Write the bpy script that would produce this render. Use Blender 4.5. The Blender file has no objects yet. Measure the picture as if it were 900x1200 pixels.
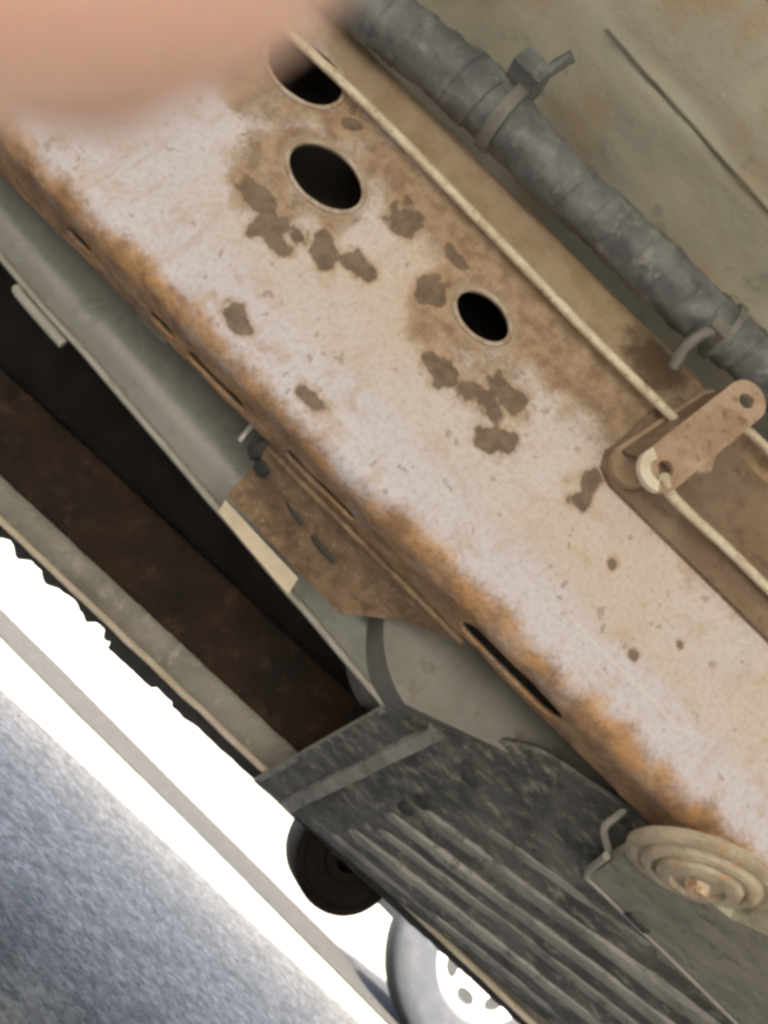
import bpy, bmesh, math, random
from mathutils import Vector, Matrix, noise

# ------------------------------------------------------------------ camera, sky, sun, exposure
sc = bpy.context.scene
COL = sc.collection
random.seed(7)
R = math.radians

PITCH = R(20.08)
cam_d = bpy.data.cameras.new('camera')
cam = bpy.data.objects.new('camera', cam_d); COL.objects.link(cam)
fwd = Vector((0, math.cos(PITCH), math.sin(PITCH)))
rgt = Vector((1, 0, 0)); upv = Vector((0, -math.sin(PITCH), math.cos(PITCH)))
cx = (rgt + upv).normalized(); cy = (upv - rgt).normalized()          # the phone is held turned by 45 degrees
CAM = Matrix(((cx.x, cy.x, -fwd.x, 0), (cx.y, cy.y, -fwd.y, 0), (cx.z, cy.z, -fwd.z, .24), (0, 0, 0, 1)))
cam.matrix_world = CAM
cam_d.sensor_fit = 'VERTICAL'; cam_d.sensor_height = 6.0; cam_d.sensor_width = 4.5; cam_d.lens = 4.5
cam_d.clip_start = .002; cam_d.clip_end = 900
cam_d.dof.use_dof = True; cam_d.dof.focus_distance = .56; cam_d.dof.aperture_fstop = 1.9
sc.camera = cam

SUN_EL, SUN_DX, SUN_DY = R(50), -.42, -.907                            # direction towards the sun in plan
w = bpy.data.worlds.new('World'); sc.world = w; w.use_nodes = True
nt = w.node_tree; bg = nt.nodes['Background']
sky = nt.nodes.new('ShaderNodeTexSky'); sky.sky_type = 'NISHITA'; sky.sun_disc = False
sky.dust_density = 6.0; sky.ozone_density = .2; sky.air_density = .65; sky.sun_elevation = SUN_EL; sky.sun_rotation = math.atan2(SUN_DX, SUN_DY)
nt.links.new(sky.outputs[0], bg.inputs[0]); bg.inputs[1].default_value = .12
sd = bpy.data.lights.new('sun', 'SUN'); sd.energy = 4.2; sd.angle = R(.5); sd.color = (1, .95, .87)
sun = bpy.data.objects.new('sun', sd); COL.objects.link(sun); sun.location = (-3, -6, 8)
to_sun = Vector((SUN_DX * math.cos(SUN_EL), SUN_DY * math.cos(SUN_EL), math.sin(SUN_EL)))
sun.rotation_euler = to_sun.to_track_quat('Z', 'Y').to_euler()
sc.view_settings.view_transform = 'Standard'; sc.view_settings.look = 'None'
sc.view_settings.gamma = 1; sc.view_settings.use_curve_mapping = False
sc.view_settings.exposure = 3.35
sc.render.engine = 'CYCLES'
sc.cycles.use_denoising = True
sc.cycles.max_bounces = 10; sc.cycles.diffuse_bounces = 6
sc.cycles.filter_width = 3.4
sc.cycles.sample_clamp_indirect = 6

# ------------------------------------------------------------------ helpers
def fbm(p, s, o=4, seed=0.0):
    return noise.fractal(Vector((p[0] * s + seed, p[1] * s - seed, p[2] * s + 2 * seed)), 1.0, 2.0, o)

def obj(name, verts, faces, mat, parent=None, smooth=True):
    me = bpy.data.meshes.new(name); me.from_pydata([tuple(v) for v in verts], [], faces); me.update()
    return link(name, me, mat, parent, smooth)

def link(name, me, mat, parent=None, smooth=True):
    o = bpy.data.objects.new(name, me); COL.objects.link(o)
    if mat: me.materials.clear(); me.materials.append(mat)
    if smooth:
        for p in me.polygons: p.use_smooth = True
        if smooth != 'all':
            me.set_sharp_from_angle(angle=R(38))
    o.parent = parent
    return o

def bmo(name, bm, mat, parent=None, smooth=True, bev=0, seg=2):
    if bev:
        es = [e for e in bm.edges if len(e.link_faces) == 2 and e.calc_face_angle(0) > R(40)]
        bmesh.ops.bevel(bm, geom=es, offset=bev, segments=seg, profile=.5, affect='EDGES', clamp_overlap=True)
    bmesh.ops.recalc_face_normals(bm, faces=bm.faces)
    me = bpy.data.meshes.new(name); bm.to_mesh(me); bm.free()
    return link(name, me, mat, parent, smooth)

def box(bm, x0, x1, y0, y1, z0, z1):
    vs = [bm.verts.new((x, y, z)) for x in (x0, x1) for y in (y0, y1) for z in (z0, z1)]
    for f in ((0, 1, 3, 2), (4, 6, 7, 5), (0, 4, 5, 1), (2, 3, 7, 6), (0, 2, 6, 4), (1, 5, 7, 3)):
        bm.faces.new([vs[i] for i in f])

def boxo(name, x0, x1, y0, y1, z0, z1, mat, parent, bev=.002):
    bm = bmesh.new(); box(bm, x0, x1, y0, y1, z0, z1)
    return bmo(name, bm, mat, parent, True, bev)

def prism(name, poly, depth, mat, parent, bev=0, holes=()):
    """poly: planar 3D outline; extruded by vector depth."""
    bm = bmesh.new(); d = Vector(depth)
    a = [bm.verts.new(Vector(p)) for p in poly]; b = [bm.verts.new(Vector(p) + d) for p in poly]
    n = len(a)
    bm.faces.new(a); bm.faces.new(b[::-1])
    for i in range(n):
        j = (i + 1) % n
        bm.faces.new((a[i], b[i], b[j], a[j]))
    return bmo(name, bm, mat, parent, True, bev)

def spline(pts, n):
    """Catmull-Rom through pts."""
    P = [Vector(p) for p in pts]; P = [P[0] * 2 - P[1]] + P + [P[-1] * 2 - P[-2]]
    out = []
    for i in range(1, len(P) - 2):
        for k in range(n):
            t = k / n; a, b, c, d = P[i - 1:i + 3]
            out.append(.5 * ((2 * b) + (c - a) * t + (2 * a - 5 * b + 4 * c - d) * t * t + (3 * b - a - 3 * c + d) * t ** 3))
    out.append(P[-2]); return out

def tube(name, path, rad, mat, parent=None, seg=14, cap=True):
    """rad: number or function (i, angle) -> radius."""
    V, F = [], []
    m = len(path); ref = Vector((0, 0, 1))
    for i, p in enumerate(path):
        t = (path[min(i + 1, m - 1)] - path[max(i - 1, 0)]).normalized()
        if abs(t.dot(ref)) > .9: ref = Vector((0, 1, 0))
        a = t.cross(ref).normalized(); b = t.cross(a).normalized()
        for k in range(seg):
            an = 2 * math.pi * k / seg
            r = rad(i, an) if callable(rad) else rad
            V.append(p + a * (r * math.cos(an)) + b * (r * math.sin(an)))
    for i in range(m - 1):
        for k in range(seg):
            k2 = (k + 1) % seg
            F.append((i * seg + k, i * seg + k2, (i + 1) * seg + k2, (i + 1) * seg + k))
    if cap:
        F.append(tuple(range(seg))[::-1]); F.append(tuple((m - 1) * seg + k for k in range(seg)))
    return obj(name, V, F, mat, parent)

def lathe(name, prof, center, axis, mat, parent, seg=40, cap=True):
    """prof: (radius, height along axis) pairs."""
    ax = Vector(axis).normalized(); a = ax.orthogonal().normalized(); b = ax.cross(a); c = Vector(center)
    V, F = [], []
    for r, h in prof:
        for k in range(seg):
            an = 2 * math.pi * k / seg
            V.append(c + ax * h + a * (r * math.cos(an)) + b * (r * math.sin(an)))
    for i in range(len(prof) - 1):
        for k in range(seg):
            k2 = (k + 1) % seg
            F.append((i * seg + k, i * seg + k2, (i + 1) * seg + k2, (i + 1) * seg + k))
    if cap: F.append(tuple(range(seg))[::-1]); F.append(tuple((len(prof) - 1) * seg + k for k in range(seg)))
    return obj(name, V, F, mat, parent)

def boolean(o, cutters):
    for c in cutters:
        m = o.modifiers.new('cut', 'BOOLEAN'); m.object = c; m.solver = 'EXACT'; m.operation = 'DIFFERENCE'
    dg = bpy.context.evaluated_depsgraph_get()
    me = bpy.data.meshes.new_from_object(o.evaluated_get(dg))
    o.modifiers.clear(); old = o.data; o.data = me; bpy.data.meshes.remove(old)
    for c in cutters:
        d = c.data; bpy.data.objects.remove(c); bpy.data.meshes.remove(d)
    me.polygons.foreach_set('use_smooth', [True] * len(me.polygons)); me.set_sharp_from_angle(angle=R(38))

def tag(o, label=None, cat=None, group=None, kind=None):
    if label: o['label'] = label
    if cat: o['category'] = cat
    if group: o['group'] = group
    if kind: o['kind'] = kind
    return o

def empty(name, loc, label, cat, group=None):
    o = bpy.data.objects.new(name, None); COL.objects.link(o); o.location = loc; o.empty_display_size = .1
    return tag(o, label, cat, group)

# ------------------------------------------------------------------ materials
class N:
    """small node-tree writer"""
    def __init__(s, name):
        s.m = bpy.data.materials.new(name); s.m.use_nodes = True; s.t = s.m.node_tree
        s.b = s.t.nodes['Principled BSDF']
        s.co = s.t.nodes.new('ShaderNodeTexCoord').outputs['Object']
    def new(s, k): return s.t.nodes.new(k)
    def put(s, a, b):
        if hasattr(b, 'is_linked') or hasattr(b, 'links'):
            s.t.links.new(b, a)
        else:
            a.default_value = b
    def noise(s, scale, det=5, rough=.6, dist=0, stretch=None):
        n = s.new('ShaderNodeTexNoise'); n.inputs['Scale'].default_value = scale
        n.inputs['Detail'].default_value = det; n.inputs['Roughness'].default_value = rough; n.inputs['Distortion'].default_value = dist
        if stretch:
            mp = s.new('ShaderNodeMapping'); mp.inputs['Scale'].default_value = stretch
            s.t.links.new(s.co, mp.inputs[0]); s.t.links.new(mp.outputs[0], n.inputs[0])
        else: s.t.links.new(s.co, n.inputs[0])
        return n.outputs['Fac']
    def vor(s, scale, feat='F1'):
        n = s.new('ShaderNodeTexVoronoi'); n.inputs['Scale'].default_value = scale; n.feature = feat
        s.t.links.new(s.co, n.inputs[0]); return n.outputs['Distance']
    def ramp(s, fac, a, b):
        n = s.new('ShaderNodeMapRange'); n.inputs[1].default_value = a; n.inputs[2].default_value = b
        n.interpolation_type = 'SMOOTHSTEP'; s.t.links.new(fac, n.inputs[0]); return n.outputs[0]
    def math(s, op, a, b=0.0):
        n = s.new('ShaderNodeMath'); n.operation = op; n.use_clamp = False
        s.put(n.inputs[0], a); s.put(n.inputs[1], b); return n.outputs[0]
    def mix(s, fac, a, b):
        n = s.new('ShaderNodeMix'); n.data_type = 'RGBA'
        s.put(n.inputs[0], fac)
        for i, c in ((6, a), (7, b)):
            s.put(n.inputs[i], (*c, 1) if isinstance(c, tuple) else c)
        return n.outputs[2]
    def attr(s, name):
        n = s.new('ShaderNodeAttribute'); n.attribute_name = name; return n.outputs['Fac']
    def bump(s, h, strength=.3, dist=.001):
        n = s.new('ShaderNodeBump'); n.inputs['Strength'].default_value = strength; n.inputs['Distance'].default_value = dist
        s.put(n.inputs['Height'], h); s.t.links.new(n.outputs[0], s.b.inputs['Normal'])
    def done(s, col, rough=.6, metal=0.0, spec=.5):
        s.put(s.b.inputs['Base Color'], (*col, 1) if isinstance(col, tuple) else col)
        s.put(s.b.inputs['Roughness'], rough); s.b.inputs['Metallic'].default_value = metal
        s.b.inputs['Specular IOR Level'].default_value = spec
        return s.m

def simple(name, a, b, scale=30, rough=.6, metal=0.0, bump=.3, bscale=150, lo=.35, hi=.68, dirt=None, spec=.5, stretch=None):
    n = N(name); f = n.ramp(n.noise(scale, 6, .65, .3, stretch), lo, hi)
    c = n.mix(f, a, b)
    if dirt:
        c = n.mix(n.ramp(n.noise(scale * 2.7, 5, .7), .52, .7), c, dirt)
    n.bump(n.math('ADD', n.noise(bscale, 4), n.noise(scale, 3)), bump, .0015)
    r = n.math('ADD', n.math('MULTIPLY', n.noise(scale * 3, 3), .25), rough - .12)
    return n.done(c, r, metal, spec)

def rail_material():
    n = N('rail_steel')
    fine = n.noise(230, 5, .7); mid = n.noise(34, 5, .65, .4); big = n.noise(9, 3, .5)
    pale = n.mix(n.ramp(big, .38, .62), (.55, .475, .445), (.56, .52, .54))
    pale = n.mix(n.math('MULTIPLY', n.ramp(n.math('ADD', n.attr('lilac_sheen'), n.math('MULTIPLY', n.math('SUBTRACT', mid, .5), .8)), .2, .8), .85), pale, (.565, .555, .655))  # lilac sheen of the lower bend, put into the paint colour
    pale = n.mix(n.math('MULTIPLY', n.ramp(mid, .5, .68), .55), pale, (.46, .335, .235))
    pale = n.mix(n.math('MULTIPLY', n.ramp(fine, .44, .72), .42), pale, (.30, .22, .16))
    spots = n.ramp(n.noise(95, 2, .5), .67, .71)
    pale = n.mix(n.math('MULTIPLY', spots, .5), pale, (.2, .15, .09))
    wob = n.math('ADD', n.math('MULTIPLY', n.math('SUBTRACT', mid, .5), .9), n.math('MULTIPLY', n.math('SUBTRACT', fine, .5), .5))
    run = n.ramp(n.noise(16, 5, .7, .3, (2.2, 1, .45)), .55, .7)
    pale = n.mix(n.math('MULTIPLY', run, .5), pale, (.40, .31, .235))
    scr = n.ramp(n.noise(60, 2, .5, .2, (.12, 1, 1.6)), .66, .7)
    pale = n.mix(n.math('MULTIPLY', scr, .35), pale, (.66, .64, .62))
    # ochre-brown staining
    st = n.ramp(n.math('ADD', n.attr('stain'), wob), .25, .85)
    browncol = n.mix(n.ramp(n.noise(60, 5, .7), .36, .64), (.19, .115, .066), (.36, .255, .165))
    c = n.mix(n.math('MULTIPLY', st, .92), pale, browncol)
    # film-like tan of the upper web
    tan = n.ramp(n.math('ADD', n.attr('tan'), n.math('MULTIPLY', wob, .5)), .35, .75)
    c = n.mix(n.math('MULTIPLY', tan, .9), c, n.mix(n.ramp(mid, .4, .65), (.30, .225, .145), (.25, .17, .10)))
    # rusty lower bend
    ru = n.ramp(n.math('ADD', n.attr('rust'), n.math('MULTIPLY', wob, 1.3)), .2, 1.05)
    rcol = n.mix(n.ramp(n.noise(42, 6, .75, .2), .36, .64), (.50, .28, .118), (.215, .12, .058))
    c = n.mix(n.math('MULTIPLY', ru, .95), c, rcol)
    # pale rim round the holes
    c = n.mix(n.math('MULTIPLY', n.ramp(n.attr('ring'), .3, .7), .6), c, (.34, .275, .22))
    # flaked patches
    fa = n.math('ADD', n.attr('flake'), n.math('MULTIPLY', wob, .55))
    c = n.mix(n.math('MULTIPLY', n.ramp(fa, .15, .5), .6), c, (.37, .25, .155))
    fl = n.ramp(fa, .44, .60)
    flc = n.mix(n.ramp(n.noise(75, 5, .7), .36, .66), (.18, .13, .098), (.095, .066, .047))
    flc = n.mix(n.math('MULTIPLY', n.ramp(fa, .72, .50), .4), flc, (.12, .075, .045))
    c = n.mix(n.math('MULTIPLY', fl, .93), c, flc)
    dk = n.ramp(n.math('ADD', n.attr('grime'), wob), .35, .8)
    c = n.mix(n.math('MULTIPLY', dk, .85), c, (.055, .035, .022))
    c = n.mix(n.ramp(n.attr('inner'), .3, .9), c, (.010, .007, .005))  # inside of the box near black, its shade is in the colour
    h = n.math('ADD', n.math('MULTIPLY', fine, .6), n.math('MULTIPLY', mid, 1.0))
    h = n.math('SUBTRACT', h, n.math('MULTIPLY', fl, .8))
    h = n.math('ADD', h, n.math('MULTIPLY', n.math('MULTIPLY', ru, n.noise(110, 5, .7)), .7))
    n.bump(h, .45, .0016)
    rough = n.math('ADD', n.math('MULTIPLY', fine, .3), .36)
    return n.done(c, n.math('ADD', rough, n.math('MULTIPLY', ru, .2)), 0, .55)

M = {}
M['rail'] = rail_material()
M['hole_lip'] = simple('worn_hole_lip', (.46, .40, .35), (.30, .215, .15), 60, .5, bump=.4, dirt=(.22, .14, .085))
M['plate'] = simple('rusty_plate', (.165, .11, .075), (.235, .172, .125), 24, .6, bump=.6, dirt=(.12, .065, .04))
M['bracket'] = simple('bracket_steel', (.40, .30, .225), (.30, .205, .14), 30, .55, bump=.7, dirt=(.19, .115, .07))
M['bracket_worn'] = simple('worn_bright_steel', (.62, .58, .50), (.5, .44, .36), 70, .4, bump=.3)
M['mount'] = simple('mount_rust', (.26, .175, .11), (.15, .095, .06), 55, .75, bump=1.0, dirt=(.36, .27, .19))
M['cream'] = simple('cream_paint', (.62, .54, .42), (.52, .44, .33), 40, .5, bump=.3)
M['sill'] = simple('grey_green_paint', (.29, .295, .275), (.245, .25, .235), 12, .28, bump=.08, spec=.5, dirt=(.30, .30, .28))
M['lip'] = simple('worn_lip', (.42, .41, .37), (.34, .33, .29), 60, .45, bump=.3)
M['tank'] = simple('tank_paint', (.22, .215, .195), (.17, .165, .145), 14, .5, bump=.2, dirt=(.16, .13, .1))
M['cavity'] = simple('cavity_shade', (.014, .011, .011), (.024, .018, .017), 25, .8, bump=.6, spec=.15)  # near black: shade inside the recess is put into the colour
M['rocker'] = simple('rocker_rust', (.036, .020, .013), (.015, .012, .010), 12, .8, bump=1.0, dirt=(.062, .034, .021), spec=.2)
M['flange'] = simple('dusty_flange', (.27, .25, .205), (.19, .175, .145), 22, .55, bump=.4, dirt=(.36, .33, .27))
M['trim'] = simple('black_trim', (.018, .019, .020), (.03, .03, .031), 40, .7, bump=.4, spec=.2)
def floor_material():
    n = N('floor_pan_paint')
    c = n.mix(n.ramp(n.noise(7, 5, .6, .4), .36, .64), (.52, .50, .42), (.43, .42, .36))
    c = n.mix(n.math('MULTIPLY', n.ramp(n.noise(13, 6, .7, .6), .53, .66), .65), c, (.47, .36, .24))
    c = n.mix(n.math('MULTIPLY', n.ramp(n.noise(30, 6, .75), .56, .68), .5), c, (.22, .205, .16))
    c = n.mix(n.math('MULTIPLY', n.ramp(n.noise(85, 4, .6), .66, .72), .7), c, (.56, .52, .43))
    n.bump(n.math('ADD', n.noise(60, 5, .7), n.noise(16, 4)), .6, .002)
    return n.done(c, n.math('ADD', n.math('MULTIPLY', n.noise(40, 4), .3), .4), 0, .4)
M['floor'] = floor_material()
M['sealer'] = simple('seam_sealer', (.10, .095, .075), (.14, .13, .10), 30, .7)
M['conduit'] = simple('taped_conduit', (.072, .079, .088), (.155, .163, .172), 22, .55, bump=.5, bscale=160, dirt=(.21, .21, .205), stretch=(1, 1.6, 1.6))
M['strap'] = simple('grey_strap', (.17, .17, .155), (.12, .12, .11), 60, .55)
M['cable'] = simple('cream_cable', (.62, .56, .45), (.46, .39, .29), 60, .42, bump=.2, dirt=(.28, .21, .14))
M['rubber'] = simple('rubber', (.03, .031, .033), (.055, .056, .058), 60, .6)
M['pin'] = simple('zinc_pin', (.42, .42, .39), (.3, .3, .28), 60, .4, .4)
def shield_material():
    n = N('dusty_grey_plastic')
    a = n.noise(22, 6, .7, .3, (1, 1.5, 1.5)); b = n.noise(70, 5, .7, 0, (.7, 1.2, 1.2)); f = n.noise(260, 3)
    c = n.mix(n.ramp(a, .36, .66), (.058, .060, .061), (.125, .126, .122))
    c = n.mix(n.math('MULTIPLY', n.ramp(b, .5, .7), .75), c, (.34, .32, .27))
    c = n.mix(n.math('MULTIPLY', n.ramp(n.noise(33, 5, .7), .54, .66), .75), c, (.045, .045, .043))
    c = n.mix(n.math('MULTIPLY', n.ramp(n.noise(26, 6, .75, .5), .6, .7), .55), c, (.34, .325, .275))
    n.bump(n.math('ADD', b, n.math('MULTIPLY', f, .5)), .7, .002)
    return n.done(c, n.math('ADD', n.math('MULTIPLY', b, .3), .42))
M['shield'] = shield_material()  # darker than the ribs, shade between them is in the colour
M['shield_pad'] = simple('pad_plastic', (.42, .395, .32), (.27, .255, .21), 30, .55, bump=.8, dirt=(.16, .15, .125))
M['shield_edge'] = simple('lit_rib', (.29, .286, .265), (.15, .151, .147), 26, .55, bump=.8, dirt=(.07, .071, .071), stretch=(.35, 1.5, 1.5))  # paler than the shield: light on the rib crests is painted in
M['boss'] = simple('boss_rubber', (.50, .44, .34), (.30, .26, .20), 45, .5, bump=.6, dirt=(.46, .28, .15))
M['nut'] = simple('nut_steel', (.60, .45, .32), (.30, .17, .09), 120, .5, bump=.8, dirt=(.7, .6, .48))
M['muffler'] = simple('burnt_muffler', (.006, .0045, .004), (.012, .008, .006), 30, .75, bump=.4, spec=.12)
M['paint'] = simple('truck_paint', (.34, .35, .33), (.32, .33, .31), 4, .3, bump=.02)
M['glass'] = simple('tinted_glass', (.03, .035, .035), (.03, .035, .035), 4, .06, bump=0)
M['tyre'] = simple('tyre_rubber', (.016, .018, .022), (.026, .028, .031), 25, .75, bump=.4)
M['rim'] = simple('silver_rim', (.40, .40, .40), (.33, .33, .33), 10, .4, bump=.05)
M['rim_dark'] = simple('rim_recess', (.006, .006, .006), (.01, .01, .01), 10, .7)
M['carpaint'] = simple('car_paint', (.10, .13, .18), (.095, .125, .17), 4, .25, bump=.02)
def asphalt(name, a, b, c3):
    n = N(name)
    big = n.noise(1.3, 5, .6); agg = n.vor(170); g2 = n.noise(55, 5, .75); g3 = n.noise(18, 5, .7)
    c = n.mix(n.ramp(big, .35, .65), a, b)
    c = n.mix(n.ramp(g2, .44, .62), c, c3)
    c = n.mix(n.math('MULTIPLY', n.ramp(g3, .46, .62), .6), c, tuple(x * .55 for x in a))
    c = n.mix(n.math('MULTIPLY', n.ramp(n.noise(90, 3, .6), .52, .64), .6), c, tuple(x * .35 for x in a))
    c = n.mix(n.math('MULTIPLY', n.ramp(agg, .28, .12), .45), c, tuple(min(1, x * 1.45) for x in c3))
    vv = n.new('ShaderNodeTexVoronoi'); vv.inputs['Scale'].default_value = 95; n.t.links.new(n.co, vv.inputs[0])
    sep = n.new('ShaderNodeSeparateColor'); n.t.links.new(vv.outputs['Color'], sep.inputs[0])
    c = n.mix(n.math('MULTIPLY', n.ramp(sep.outputs[0], .72, .86), .32), c, tuple(min(1, x * 1.6) for x in c3))
    c = n.mix(n.math('MULTIPLY', n.ramp(sep.outputs[1], .72, .86), .42), c, tuple(x * .3 for x in a))
    n.bump(n.math('ADD', agg, g2), .8, .004)
    return n.done(c, .9, 0, .25)
M['asphalt'] = asphalt('weathered_asphalt', (.170, .164, .138), (.195, .188, .158), (.262, .252, .212))
M['tar'] = asphalt('dark_tar_strip', (.017, .0155, .012), (.021, .019, .015), (.028, .0255, .02))
def skin_material():
    n = N('skin'); c = n.mix(n.ramp(n.noise(60, 4), .35, .65), (.93, .62, .50), (.95, .68, .57))
    n.b.inputs['Subsurface Weight'].default_value = .6
    n.b.inputs['Subsurface Radius'].default_value = (.012, .004, .002); n.b.inputs['Subsurface Scale'].default_value = 1
    n.bump(n.vor(900), .15, .0003)
    return n.done(c, .5)
M['skin'] = skin_material()
M['nail'] = simple('nail', (.74, .48, .40), (.78, .54, .46), 60, .3, bump=.05)

# ------------------------------------------------------------------ ground
def sheet(name, x0, x1, y0, y1, z, mat, nx=1, ny=1):
    V = [(x0 + (x1 - x0) * i / nx, y0 + (y1 - y0) * j / ny, z) for j in range(ny + 1) for i in range(nx + 1)]
    F = [(j * (nx + 1) + i, j * (nx + 1) + i + 1, (j + 1) * (nx + 1) + i + 1, (j + 1) * (nx + 1) + i) for j in range(ny) for i in range(nx)]
    o = obj(name, V, F, mat); tag(o, kind='structure'); return o
sheet('ground', -300, 300, -300, 300, 0, M['asphalt'])
# a darker tar strip laid across the pavement beside the truck
edge0, edge1 = [], []
for i in range(161):
    x = -20 + i * .25
    edge0.append((x, 2.72 + .05 * fbm((x, 0, 0), .9) + .02 * fbm((x, 3, 0), 5), .004))
    edge1.append((x, 3.62 + .05 * fbm((x, 9, 0), .9) + .02 * fbm((x, 5, 0), 5), .004))
tag(obj('tar_strip', edge0 + edge1, [(i, i + 1, 162 + i, 161 + i) for i in range(160)], M['tar']), kind='structure')

# ------------------------------------------------------------------ truck
truck = empty('truck', (0, 0, 0), 'old rusty truck seen from below with frame rail, brake cable and ribbed shield', 'truck')

# --- frame rail: boxed steel section with round holes in the web and slots in the bottom
Y0, Y1, Z0, Z1, RAD, WALL = .5, .572, .42, .708, .020, .005
def section(y0, y1, z0, z1, r, step):
    """closed outline in (y, z), densely stepped"""
    out = []
    def arc(cy_, cz_, a0, n=7):
        for k in range(n):
            a = R(a0 + 90 * k / n); out.append((cy_ + r * math.cos(a), cz_ + r * math.sin(a)))
    def line(a, b, st):
        n = max(1, int(math.hypot(b[0] - a[0], b[1] - a[1]) / st))
        for k in range(n): out.append((a[0] + (b[0] - a[0]) * k / n, a[1] + (b[1] - a[1]) * k / n))
    q = .3 * r
    arc(y0 + r, z0 + r, 180, 12); line((y0 + r, z0), (y1 - q, z0), step)
    line((y1 - q, z0), (y1, z0 + q), .004); line((y1, z0 + q), (y1, z1 - r), .05)
    arc(y1 - r, z1 - r, 0); line((y1 - r, z1), (y0 + r, z1), .03)
    arc(y0 + r, z1 - r, 90); line((y0, z1 - r), (y0, z0 + r), step)
    return out

HOLES = [(-.289, .637, .030), (-.2125, .582, .0285), (-.0525, .593, .0215)]
HX, HZ = 1.16, .86                       # the holes are slightly long along the rail
FLAKES = [(-.232, .527, .016, .013), (-.206, .518, .017, .015), (-.193, .530, .012, .010), (-.165, .537, .014, .011), (-.146, .546, .015, .010),
          (-.150, .612, .015, .012), (-.147, .598, .010, .008), (-.094, .579, .011, .014), (-.040, .533, .018, .011), (-.020, .540, .010, .009),
          (.003, .557, .020, .011), (-.002, .545, .013, .010), (.012, .562, .011, .009),
          (.018, .519, .013, .007), (.030, .528, .009, .010), (.093, .552, .009, .011), (.097, .541, .008, .011),
          (.146, .519, .004, .006), (-.168, .446, .016, .006), (-.093, .444, .012, .007), (-.176, .454, .007, .005),
          (-.235, .634, .010, .007), (-.243, .644, .008, .006), (-.10, .615, .012, .006), (.20, .48, .004, .003), (.222, .512, .003, .003)]
def sm(a, b, x):
    t = min(1, max(0, (x - a) / (b - a))); return t * t * (3 - 2 * t)
def rail_masks(p):
    x, y, z = p
    front = 1 if y < Y0 + .018 else 0
    # stains
    wz = z + .018 * fbm((x, 0, z), 7) + .008 * fbm((x, 1, z), 25)
    st = sm(.555, .63, wz + .02 * sm(-.25, .15, x)) * .85
    for hx, hz, hr in HOLES:
        d = math.hypot(x - hx + .012, (z - hz + .018))
        st = max(st, .8 * (1 - sm(hr + .006, hr + .040, d + .016 * fbm((x, 2, z), 22))))
    st = max(st, .62 * (1 - sm(.02, .06, math.hypot((x + .02) * .8, z - .56))))
    st *= 1 - .5 * sm(.64, .655, z)
    st = max(st, 1.0 * sm(.0, .07, x) * sm(.575, .615, wz), .8 * sm(.02, .09, x) * sm(.60, .64, z))
    tan = sm(.640, .652, wz) * sm(-.36, -.25, x) * (1 - sm(.05, .12, x))
    ring = 0
    for hx, hz, hr in HOLES[1:]:
        ring = max(ring, 1 - sm(.002, .006, abs(math.hypot((x - hx) / HX, (z - hz) / HZ) - hr - .002)))
    fl = 0
    for fx, fz, a, b in FLAKES:
        d = math.hypot((x - fx) / a, (z - fz) / b) + .75 * fbm((x, 5, z), 48) + .45 * fbm((x, 8, z), 120)
        fl = max(fl, 1 - .49 * d)
    # rust along the lower bend, wider in places
    edge = .433 + .010 * sm(-.1, .2, x) + .009 * fbm((x, 0, 0), 9) + .006 * fbm((x, 4, 0), 40) - .004 * sm(-.3, -.05, x)
    ru = 1 - sm(edge - .014, edge + .018, z)
    if y > Y0 + .012: ru = .9
    gr = .85 * (1 - sm(.005, .05, math.hypot((x - .068) * .75, (z - .678) * 1.0))) + .5 * (1 - sm(.0, .04, math.hypot((x + .33), (z - .655))))
    if y > Y0 + .02 and z < .43: gr = max(gr, .35 * sm(.50, .62, .5 + .9 * fbm((x, y, 3), 18)))
    sheen = (1 - sm(.455, .505, wz)) * .8  # mask of the painted sheen, lower bend and left part
    sheen = max(sheen, (1 - sm(.04, .16, math.hypot(x + .36, z - .50))) * .9)
    return st * front, tan * front, ring * front, fl * front, ru, gr, sheen * front

def careful_cut(o, cutters):
    """cut one opening after another; if the solver leaves a bad result, nudge the cutter and try again"""
    for c in cutters:
        base = o.data.copy(); lo0 = min(v.co.y for v in base.vertices), min(v.co.z for v in base.vertices)
        for k in range(8):
            off = Vector((.00017 * k, .00007 * k, .00011 * k))
            cc = c.copy(); cc.data = c.data.copy(); COL.objects.link(cc)
            for v in cc.data.vertices: v.co += off
            bb = [Vector(b) for b in cc.bound_box]; mid = sum((v.co for v in cc.data.vertices), Vector()) / len(cc.data.vertices)
            rad = max(v.co.z - mid.z for v in cc.data.vertices) * .8; round_hole = len(cc.data.vertices) > 60
            half = max(v.co.x - mid.x for v in cc.data.vertices) * .8
            boolean(o, [cc])
            lo = min(v.co.y for v in o.data.vertices), min(v.co.z for v in o.data.vertices)
            if round_hole:
                left = sum(1 for p in o.data.polygons if p.center.y < Y0 + .003 and (p.center.x - mid.x) ** 2 + (p.center.z - mid.z) ** 2 < rad * rad)
            else:
                left = sum(1 for p in o.data.polygons if p.center.z < Z0 + .003 and abs(p.center.x - mid.x) < half and abs(p.center.y - mid.y) < .004)
            if lo[0] > lo0[0] - .002 and lo[1] > lo0[1] - .002 and left == 0: break
            o.data = base.copy()
        d = c.data; bpy.data.objects.remove(c); bpy.data.meshes.remove(d)
    o.data.polygons.foreach_set('use_smooth', [True] * len(o.data.polygons)); o.data.set_sharp_from_angle(angle=R(38))

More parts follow.
